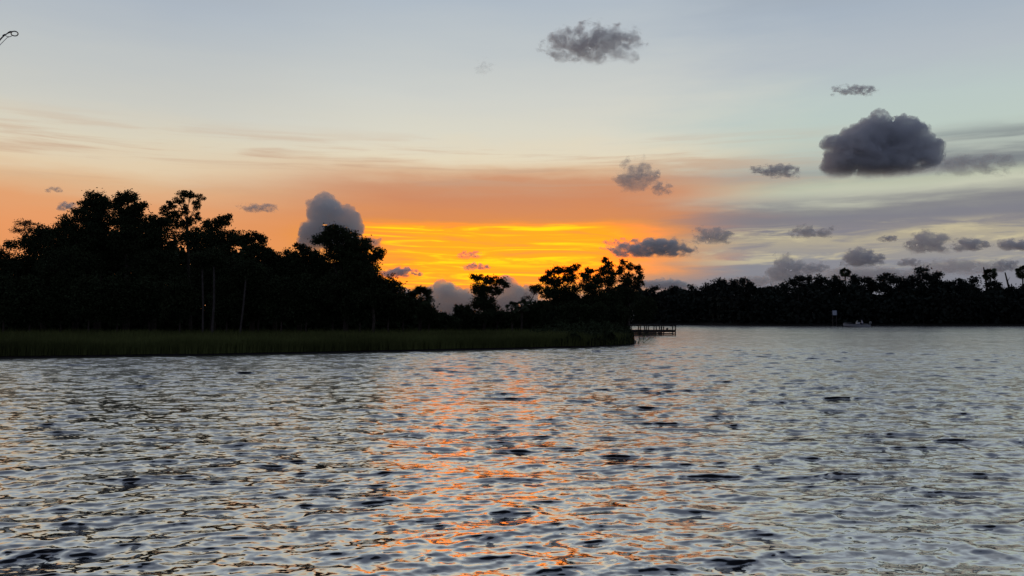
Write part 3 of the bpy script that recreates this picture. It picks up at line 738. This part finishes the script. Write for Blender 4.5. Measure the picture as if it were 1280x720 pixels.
# ------------------------------------------------------------------ dock
def dock():
    Y = 102.0; k = Y / F
    x0, x1 = (786 - 640) * k, (844.6 - 640) * k
    root = thing('wooden_dock', 'low wooden dock with railing running out from the dark tip of the point', 'dock', (x0, Y, 0))
    L = x1 - x0; wd = 1.6
    rnd = random.Random(3)
    # posts on both sides, the outermost ones tallest
    px = [0.3, 1.45, 2.5, 3.45, 4.15, L - 1.55, L - 0.07]
    for s in (0, 1):
        for i, q in enumerate(px):
            zt = 1.26 + rnd.uniform(-.02, .05) if i < len(px) - 1 else 1.34
            mb = MB(); mb.tube([(q, s * wd, -1.2), (q + rnd.uniform(-.02, .02), s * wd, zt)], [.075, .065], 9); mb.build('post', M['wood'], root)
    q = 0.0
    while q < L - 0.1:
        mb = MB(); mb.box((q + .07, wd / 2, .66 + rnd.uniform(-.004, .004)), (.135, wd + .24, .04)); mb.build('plank', M['wood'], root); q += .15
    for s in (0, 1):
        yy = s * wd + (-.10 if s == 0 else .10)
        mb = MB(); mb.box((L / 2 - .02, yy, .52), (L, .06, .27)); mb.build('stringer', M['wood'], root)
        mb = MB(); mb.box((L / 2 - .02, yy, 1.215), (L + .06, .05, .11)); mb.build('handrail', M['wood'], root)
        mb = MB(); mb.box((L / 2 - .02, yy, .16), (L, .05, .13)); mb.build('brace', M['wood'], root)
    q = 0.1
    while q < L * .70:  # added boards standing in for the shadow and reeds under the deck
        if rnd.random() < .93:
            mb = MB(); mb.box((q, -.15, .22), (.15, .03, .60 + rnd.uniform(-.08, .05))); mb.build('shade_board', M['wood'], root)
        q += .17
    # something low left on the deck near the end: a coiled line and bait bucket
    b = thing('bucket', 'small dark bucket standing on the dock boards near its open end', 'bucket', (x0 + L - 1.0, Y + .5, .68))
    mb = MB(); mb.tube([(0, 0, 0), (0, 0, .24)], [.11, .14], 14); mb.build('body', M['dark'], b)
    mb = MB(); mb.tube([(.14 * math.cos(t), 0, .24 + .12 * math.sin(t)) for t in [math.pi * j / 8 for j in range(9)]], [.006] * 9, 4); mb.build('handle', M['dark'], b)
dock()

# ------------------------------------------------------------------ sign on two posts at the far bank
def sign():
    Y = 190.0; k = Y / F
    c = at(1043.3, 391, Y)
    base = Vector((c.x, Y, 0))
    root = thing('channel_sign', 'square white notice board on two pale posts standing in the water before the far wood', 'sign', base)
    w, h = 5.6 * k, 6.2 * k
    mb = MB(); mb.box((0, 0, c.z), (w, .06, h)); mb.build('board', M['sign'], root)
    for z in (-1, 1):
        mb = MB(); mb.box((0, -.035, c.z + z * h * .44), (w * .98, .012, .09)); mb.build('border', M['signb'], root)
        mb = MB(); mb.box((z * w * .44, -.035, c.z), (.09, .012, h * .86)); mb.build('border', M['signb'], root)
    for z in (.16, -.1):
        mb = MB(); mb.box((.02, -.036, c.z + z * h), (w * .5, .01, .09)); mb.build('marking', M['signb'], root)
    for sx in (-1, 1):
        mb = MB(); mb.tube([(sx * w * .42, .09, -1.0), (sx * w * .42, .09, c.z + h * .4)], [.09, .085], 9); mb.build('post', M['bark_pale'], root)
sign()

# ------------------------------------------------------------------ motor boat with its driver
def boat():
    Y = 172.0
    b = at(1072, 409, Y); b.z = 0.0
    root = thing('motor_boat', 'white open motor boat with centre console lying before the far bank', 'boat', b)
    # bow to -X. stations: x, half beam at gunwale, half beam at chine, keel z, chine z, gunwale z
    st = [(-3.05, .04, .02, .34, .42, .92), (-2.7, .38, .18, .10, .28, .88), (-2.1, .74, .46, -.10, .16, .82), (-1.2, .98, .74, -.24, .06, .74), (0, 1.08, .90, -.30, .0, .66), (1.2, 1.08, .94, -.30, 0, .62), (2.35, 1.0, .90, -.28, 0, .62)]
    v, f = [], []
    for x, g, c, kz, cz, gz in st:
        v += [(x, 0, kz), (x, c, cz), (x, g, gz), (x, g - min(.1, g * .5), gz), (x, max(c - .12, 0), .16 + max(0, kz)), (x, 0, .14 + max(0, kz)),
              (x, -max(c - .12, 0), .16 + max(0, kz)), (x, -(g - min(.1, g * .5)), gz), (x, -g, gz), (x, -c, cz)]
    n = 10
    for i in range(len(st) - 1):
        for j in range(n): f.append((i * n + j, i * n + (j + 1) % n, (i + 1) * n + (j + 1) % n, (i + 1) * n + j))
    v2 = len(v)
    me = bpy.data.meshes.new('hull'); me.from_pydata(v, [], f + [tuple(range((len(st) - 1) * n, len(st) * n)), tuple(range(n))[::-1]]); me.materials.append(M['gel']); me.update()
    link('hull', me, root)
    for s in (-1, 1):
        mb = MB(); mb.tube([(x, s * (g + .01), gz - .04) for x, g, c, kz, cz, gz in st], [.03] * len(st), 6); mb.build('rub_rail', M['dark'], root)
    mb = MB(); mb.box((.05, 0, .62), (.55, .8, .92)); cons = mb.build('console', M['gel'], root)
    mb = MB(); mb.v += [Vector(p) for p in [(-.24, -.36, 1.08), (-.24, .36, 1.08), (.0, .32, 1.42), (.0, -.32, 1.42), (-.20, -.36, 1.08), (-.20, .36, 1.08), (.04, .32, 1.42), (.04, -.32, 1.42)]]
    mb.q += [(0, 3, 2, 1), (4, 5, 6, 7), (0, 1, 5, 4), (2, 3, 7, 6), (0, 4, 7, 3), (1, 2, 6, 5)]; mb.build('windscreen', M['engine'], cons)
    mb = MB(); mb.tube([(.36 + .03 * math.cos(0), .17 * math.cos(t), 1.0 + .17 * math.sin(t)) for t in [2 * math.pi * j / 12 for j in range(13)]], [.015] * 13, 5); mb.build('wheel', M['dark'], cons)
    mb = MB(); mb.box((.95, 0, .40), (.55, .9, .52)); mb.build('seat', M['gel'], root)
    mb = MB(); mb.box((1.75, 0, .50), (.45, 1.3, .40)); mb.build('stern_locker', M['gel'], root)
    mb = MB(); mb.tube([(-2.9, 0, .95), (-2.3, .45, 1.02), (-1.4, .78, .98)], [.02] * 3, 6); mb.build('bow_rail', M['engine'], root)
    mb = MB(); mb.tube([(-2.9, 0, .95), (-2.3, -.45, 1.02), (-1.4, -.78, .98)], [.02] * 3, 6); mb.build('bow_rail', M['engine'], root)
    eng = thing('outboard', None, None, (0, 0, 0)); bpy.data.objects.remove(eng)
    mb = MB(); mb.tube([(2.70, 0, .62), (2.72, 0, .75), (2.74, 0, 1.02), (2.70, 0, 1.16), (2.66, 0, 1.2)], [.15, .25, .25, .19, .06], 12); mb.tube([(2.68, 0, .65), (2.66, 0, -.6)], [.1, .07], 8); mb.box((2.5, 0, .45), (.3, .24, .3))
    mb.build('outboard_motor', M['engine'], root, True)
    # driver, seated behind the console: one skinned body
    pr = thing('person', 'driver in a pale shirt sitting behind the console of the motor boat', 'person', (b.x + .98, Y, .66))
    J = [(0, 0, .08), (0, 0, .30), (-.03, 0, .52), (-.05, 0, .60), (-.07, 0, .70), (-.07, 0, .80)]
    R = [(.15, .17), (.13, .16), (.12, .18), (.055, .055), (.085, .075), (.06, .06)]
    E = [(i, i + 1) for i in range(5)]
    for s in (-1, 1):
        b0 = len(J); J += [(-.03, s * .19, .50), (-.14, s * .24, .28), (-.40, s * .16, .32), (-.47, s * .14, .34)]; R += [(.055, .055), (.042, .042), (.032, .032), (.035, .02)]
        E += [(2, b0), (b0, b0 + 1), (b0 + 1, b0 + 2), (b0 + 2, b0 + 3)]
        for q in range(4):
            J.append((-.53, s * (.11 + .018 * q), .33)); R.append((.009, .009)); E.append((b0 + 3, len(J) - 1))
        b1 = len(J); J += [(-.04, s * .11, .06), (-.45, s * .14, .08), (-.44, s * .14, -.32), (-.60, s * .14, -.40)]; R += [(.095, .095), (.065, .065), (.045, .045), (.04, .03)]
        E += [(0, b1), (b1, b1 + 1), (b1 + 1, b1 + 2), (b1 + 2, b1 + 3)]
    me = bpy.data.meshes.new('body'); me.from_pydata(J, E, [])
    o = bpy.data.objects.new('body', me); C.objects.link(o); o.parent = pr
    md = o.modifiers.new('skin', 'SKIN'); o.modifiers.new('sub', 'SUBSURF').render_levels = 1
    for i, r in enumerate(R): me.skin_vertices[0].data[i].radius = r
    me.skin_vertices[0].data[0].use_root = True
    me.materials.append(M['skin'])
    mb = MB(); mb.tube([(0, 0, .06), (0, 0, .3), (-.03, 0, .5), (-.05, 0, .585)], [.175, .17, .195, .08], 12)
    for s in (-1, 1): mb.tube([(-.03, s * .17, .52), (-.12, s * .235, .31)], [.08, .066], 8)
    mb.build('shirt', M['shirt'], pr, True)
    mb = MB(); mb.tube([(-.075, 0, .76), (-.07, 0, .80), (-.07, 0, .86)], [.098, .095, .05], 10); mb.box((-.17, 0, .775), (.14, .15, .015)); mb.build('cap', M['shirt'], pr)
    mb = MB()
    for s in (-1, 1): mb.tube([(.05, s * .10, .07), (-.42, s * .14, .09)], [.125, .09], 8)
    mb.build('shorts', M['shorts'], pr, True)
boat()

# ------------------------------------------------------------------ fishing rod tip, top left
def rod():
    Y = 2.0; k = Y / F
    P = lambda x, y, dy=0.0: at(x, y, Y + dy)
    base = P(-160, 330)
    root = thing('fishing_rod', 'black fishing rod tip with ring guide poking in at the upper left corner', 'fishing rod', base)
    L = lambda p: p - base
    blank = [P(-330, 560), P(-160, 330), P(-60, 170), P(-22, 88), P(0, 49.5), P(5, 44.5), P(11.5, 40.3)]
    mb = MB(); mb.tube([L(p) for p in blank], [.0065, .0045, .0034, .0026, .0017, .0015, .0012], 10); mb.build('blank', M['rod'], root, True)
    def ell(cx, cy, rx, ry, tilt, r, name, a0=0, a1=360, m='ringm', par=root):
        pts = []
        for j in range(25):
            t = math.radians(a0 + (a1 - a0) * j / 24); x, y = rx * math.cos(t), ry * math.sin(t)
            c, s = math.cos(tilt), math.sin(tilt)
            pts.append(L(P(cx + x * c - y * s, cy + x * s + y * c, 0.012 * math.sin(t))))
        mb = MB(); mb.tube(pts, [r] * 25, 8); return mb.build(name, M[m], par, True)
    ring = ell(18.2, 42.0, 4.4, 2.9, 0.12, .0014, 'tip_ring')
    ell(10.8, 43.3, 4.4, 2.6, 0.08, .0008, 'ring_frame', 5, 170, par=ring)
    mb = MB(); mb.tube([L(P(10, 41.2)), L(P(13, 39.7)), L(P(16, 39.3))], [.0020, .0022, .0012], 8); mb.build('tip_sleeve', M['ringm'], ring, True)
    mb = MB(); mb.tube([L(P(3.6, 44.9)), L(P(6.6, 43.2))], [.0023, .0021], 10); mb.build('thread_wrap', M['ringm'], root, True)
    mb = MB(); mb.tube([L(P(14.5, 45.0)), L(P(9, 47.0)), L(P(0, 56)), L(P(-60, 181)), L(P(-160, 341))], [.0007] * 5, 5); mb.build('line', M['line'], root)
    mb = MB(); mb.tube([L(P(-420, 682)), L(P(-335, 567))], [.013, .011], 12); mb.build('grip', M['cork'], root, True)
    for x, y in ((-26, 97), (-84, 209)):
        ell(x + 6, y + 6, 7, 5, 0.9, .0009, 'guide_ring')
rod()

# ------------------------------------------------------------------ clouds (real scattering volumes)
def cloud_mat(name, size, tau, alb, thr, rag, seed, aniso=0.3, heaped=False):
    if not heaped: tau *= 0.62; alb = [v ** 0.55 for v in alb]
    m = bpy.data.materials.new(name); m.use_nodes = True
    t = NT(m.node_tree)
    tc = t.new('ShaderNodeTexCoord')
    v = t.vm('ADD', tc.outputs['Object'], (seed * 1.7, seed * 0.9, 0.0))
    v = t.vm('MULTIPLY', v, (0.8, 0.8, 1.15))
    nz = t.m('MULTIPLY_ADD', t.m('SUBTRACT', t.noise(v, rag / size, 7, 0.62), 0.5), 1.5 if heaped else 2.0, 0.5)
    gp = t.vm('SUBTRACT', tc.outputs['Generated'], (0.5, 0.5, 0.5))
    ln = t.new('ShaderNodeVectorMath', operation='LENGTH'); t.l.new(gp, ln.inputs[0])
    fall = t.step(ln.outputs['Value'], 0.18, 0.60, 0.14 if heaped else 0.10, 0.0 if heaped else -0.22)
    gs = t.new('ShaderNodeSeparateXYZ'); t.l.new(tc.outputs['Generated'], gs.inputs[0])
    d = t.m('MULTIPLY', t.step(t.m('ADD', nz, fall), thr, thr + 0.24, 0.0, tau / size), t.step(gs.outputs[2], 0.10, 0.30))
    pv = t.new('ShaderNodeVolumePrincipled')
    pv.inputs['Color'].default_value = tuple(alb) + (1,)
    pv.inputs['Anisotropy'].default_value = aniso
    pv.inputs['Density'].default_value = 0
    t.l.new(d, pv.inputs['Density'])
    o = t.new('ShaderNodeOutputMaterial'); t.l.new(pv.outputs[0], o.inputs['Volume'])
    return m
def cloud(label, px, py, w, h, D, tau=9, alb=(.72, .72, .76), n=14, seed=1, thr=0.40, rag=5.0, flat=0.5, puffs=None, rough=0.3):
    """a heap of puffs w x h photograph pixels across at distance D, flattened below"""
    rnd = random.Random(seed)
    c = at(px, py, D); k = D / F; Wm, Hm = w * k / 2, h * k / 2
    bm = bmesh.new()
    heaped = puffs is not None
    if puffs is None:
        puffs = []; n = int(n * 1.6)
        for i in range(n):
            u = rnd.uniform(-0.8, 0.8); top = math.sqrt(max(0.05, 1 - u * u))
            r = rnd.uniform(0.32, 0.55) * (0.55 + 0.5 * top)
            zz = rnd.uniform(-flat, max(-flat, top - r * 1.0))
            puffs.append((u, zz, r))
    for u, zz, r in puffs:
        R = r * (Hm if Hm < Wm else Wm)
        mt_ = Matrix.Translation((u * Wm, rnd.uniform(-.5, .5) * Wm * .5, zz * Hm)) @ Matrix.Diagonal((R * (1.15 if heaped else max(1.2, 0.8 * Wm / Hm)), R * 1.3, R, 1))
        bmesh.ops.create_icosphere(bm, subdivisions=3, radius=1.0, matrix=mt_)
    me = bpy.data.meshes.new('tmp'); bm.to_mesh(me); bm.free()
    o = bpy.data.objects.new('tmp', me); C.objects.link(o)
    rm = o.modifiers.new('r', 'REMESH'); rm.mode = 'VOXEL'; rm.voxel_size = max(Wm, Hm) / 40
    tx = bpy.data.textures.new('cloud_relief', 'CLOUDS'); tx.noise_scale = min(Wm, Hm) * 0.55; tx.noise_depth = 4
    dm = o.modifiers.new('d', 'DISPLACE'); dm.texture = tx; dm.strength = min(Wm, Hm) * rough * 2; dm.mid_level = 0.5; dm.texture_coords = 'GLOBAL'
    tx2 = bpy.data.textures.new('cloud_relief_fine', 'CLOUDS'); tx2.noise_scale = min(Wm, Hm) * 0.2; tx2.noise_depth = 3
    dm = o.modifiers.new('d2', 'DISPLACE'); dm.texture = tx2; dm.strength = min(Wm, Hm) * 0.22; dm.mid_level = 0.5; dm.texture_coords = 'GLOBAL'
    bpy.context.view_layer.update()
    ev = o.evaluated_get(bpy.context.evaluated_depsgraph_get())
    m2 = bpy.data.meshes.new_from_object(ev)
    bpy.data.objects.remove(o)
    m2.materials.clear(); m2.materials.append(cloud_mat('cloud_vapour', 2 * min(Wm, Hm), tau, [min(.97, c ** .27) for c in alb], thr, rag, seed, 0.6 if D > 8500 else 0.3, heaped))
    q = link('cloud', m2); q.location = c
    tag(q, label, 'cloud', 'evening clouds')
    return q
DK = (.70, .73, .80); PK = (.93, .80, .74)
cloud('ragged grey brown cloud alone high in the sky right of centre', 740, 55, 128, 64, 2400, 8, (.66, .64, .66), 16, 3, 0.42, 4.5)
cloud('faint thin wisp of cloud left of the high ragged cloud', 606, 84, 26, 34, 2400, 1.0, (.7, .7, .74), 7, 8, 0.5, 5)
cloud('small flat grey cloud above the biggest dark cloud', 1066, 113, 64, 20, 2400, 6, (.66, .66, .70), 9, 5, 0.44, 3)
cloud('biggest dark cumulus cloud with a heaped top, upper right', 1098, 187, 152, 86, 2400, 13, DK, 30, 4, 0.33, 5, puffs=[(-.72, -.35, .42), (-.5, -.1, .55), (-.25, .2, .62), (-.12, .62, .34), (-.1, .85, .26), (-.3, .5, .25), (.1, .25, .62), (.33, .42, .5), (.5, .45, .3), (.35, .3, .58), (.6, .1, .5), (.82, -.12, .36), (.6, -.4, .42), (.2, -.4, .55), (-.2, -.45, .55), (-.55, -.5, .42), (.4, -.6, .35), (0, -.65, .35), (.25, .5, .35), (-.8, .1, .25), (.9, .1, .22)])
cloud('small slanting grey cloud left below the biggest dark cloud', 970, 214, 76, 24, 3000, 6, (.68, .66, .70), 10, 6, 0.42, 3)
cloud('upright grey cloud in the orange band right of centre', 798, 221, 56, 56, 3000, 7, (.7, .66, .7), 10, 7, 0.42, 4)
cloud('small grey scrap trailing right of the upright cloud in the orange band', 829, 237, 26, 30, 3000, 4.5, (.7, .66, .7), 6, 17, 0.44, 4)
cloud('long dark cloud resting over the golden streaks above the upright pair of trees', 806, 308, 122, 34, 4500, 12, (.66, .64, .68), 16, 9, 0.36, 3.5, 0.6)
cloud('rounded grey cloud touching the right end of the long dark cloud', 888, 297, 60, 38, 4500, 7, (.74, .72, .76), 9, 10, 0.38, 3.5)
cloud('tall blue grey cloud rising behind the big rounded oak', 414, 280, 74, 70, 4500, 8, (.92, .92, .97), 16, 12, 0.24, 5, puffs=[(-.48, .72, .34), (-.18, .74, .34), (-.35, .35, .5), (.0, .3, .5), (.35, .15, .45), (.6, .05, .4), (.85, -.2, .28), (-.4, -.3, .6), (.2, -.4, .65), (.6, -.5, .4), (-.7, -.7, .4), (.4, -.9, .4)])
cloud('thin grey cloud sliver left of the tall blue grey cloud', 322, 260, 54, 20, 4500, 4.5, (.7, .68, .72), 8, 13, 0.42, 3)
cloud('tiny faint cloud above the left edge of the grove', 68, 237, 26, 13, 4500, 4, (.7, .68, .72), 6, 14, 0.42, 3)
cloud('small blue grey puff behind the shoulder of the grove at left', 84, 258, 28, 16, 4500, 7, (.8, .78, .84), 7, 15, 0.38, 3)
cloud('small puff peeking out right of the big rounded oak', 463, 303, 26, 26, 4500, 5, (.8, .78, .82), 7, 16, 0.38, 3)
cloud('flat based grey cloud over the golden sky right of the drooping tree', 497, 341, 50, 22, 5200, 9, (.74, .70, .76), 11, 18, 0.36, 3, 0.3)
cloud('tiny grey scrap at the right end of the flat based cloud', 523, 343, 18, 9, 5200, 7, (.74, .70, .76), 5, 19, 0.38, 3)
cloud('small broken grey cloud in the gold, upper one above the lone gap tree', 587, 318, 32, 17, 5200, 5, (.74, .68, .72), 9, 20, 0.42, 3)
cloud('small broken grey cloud in the gold, lower one above the lone gap tree', 595, 334, 44, 15, 5200, 6, (.74, .68, .72), 9, 21, 0.42, 3)
cloud('pink grey heaped cloud low in the gap between palm and lone tree', 556, 381, 92, 62, 9000, 7, PK, 18, 22, 0.24, 5, puffs=[(-.05, .62, .36), (-.35, .3, .45), (.1, .35, .45), (.42, .3, .36), (.72, .15, .36), (-.62, -.1, .42), (-.2, -.1, .6), (.3, -.1, .6), (.7, -.35, .5), (-.6, -.6, .5), (0, -.7, .6), (.5, -.8, .5), (-.9, -.7, .4)])
cloud('pink grey heaped cloud low behind the lone gap tree and the palms', 640, 378, 88, 58, 9000, 7, PK, 18, 23, 0.24, 5, puffs=[(-.1, .75, .35), (-.4, .4, .4), (.05, .3, .5), (.4, .2, .45), (-.6, -.1, .45), (-.1, -.2, .6), (.5, -.25, .5), (.8, -.3, .35), (-.5, -.7, .5), (.1, -.7, .6), (.7, -.8, .5)])
cloud('low grey cloud peeking left of the round cabbage palm', 502, 366, 34, 18, 9000, 9, PK, 8, 24, 0.34, 4)
cloud('low lavender cloud bank over the first low trees of the far bank', 838, 356, 90, 20, 9000, 9, (.8, .8, .86), 16, 25, 0.34, 3.5, 0.6)
cloud('upright pale cloud low over the dip in the far trees', 980, 336, 44, 46, 8000, 8, (.84, .84, .88), 11, 26, 0.34, 4)
cloud('soft grey cloud right of the upright pale one over the far trees', 1017, 336, 44, 22, 8000, 6, (.8, .8, .86), 10, 27, 0.36, 4)
cloud('small leaning grey cloud over the upright pale one', 1018, 289, 62, 26, 6500, 6, (.76, .74, .78), 9, 28, 0.38, 4)
cloud('rounded dark lavender cloud low above the boat', 1076, 321, 62, 34, 6500, 10, (.74, .73, .80), 11, 29, 0.34, 4)
cloud('small flat cloud up and right of the rounded lavender cloud', 1109, 299, 32, 12, 6500, 6, (.76, .74, .80), 7, 30, 0.38, 3)
cloud('faint low cloud between the rounded lavender cloud and the tallest crown', 1135, 328, 38, 15, 8000, 6, (.78, .77, .84), 8, 31, 0.36, 3)
cloud('heaped cloud with a pale top low above the tallest far crown', 1158, 304, 58, 44, 6500, 8, (.78, .76, .82), 11, 32, 0.36, 4)
cloud('flat grey lavender cloud right of the pale topped heap', 1209, 307, 60, 25, 6500, 8, (.76, .75, .81), 9, 33, 0.36, 3.5)
cloud('grey cloud cut by the right edge of the view', 1270, 307, 58, 24, 6500, 8, (.76, .75, .81), 9, 34, 0.36, 3.5)
cloud('low bluish cloud behind the tall sabal palm and snags', 1256, 332, 44, 20, 8000, 7, (.72, .76, .84), 9, 35, 0.36, 3.5)

cloud('wide soft lavender cloud bank along the far treetops between white sign and tallest crown', 1092, 343, 190, 24, 10500, 3.5, (.8, .8, .86), 22, 36, 0.36, 3, 0.6)
cloud('soft low cloud bank behind the far trees left of the sabal palm and snags', 1196, 334, 120, 30, 10500, 3.5, (.8, .8, .86), 18, 37, 0.36, 3, 0.6)
cloud('soft low cloud bank behind the far trees in the dip after the first hump', 935, 352, 110, 20, 10500, 3.5, (.8, .8, .86), 16, 38, 0.36, 3, 0.6)
cloud('thin grey veil trailing right from the biggest dark cloud', 1216, 204, 130, 34, 4200, 2.2, (.66, .66, .70), 20, 39, 0.44, 2.5, 0.8)
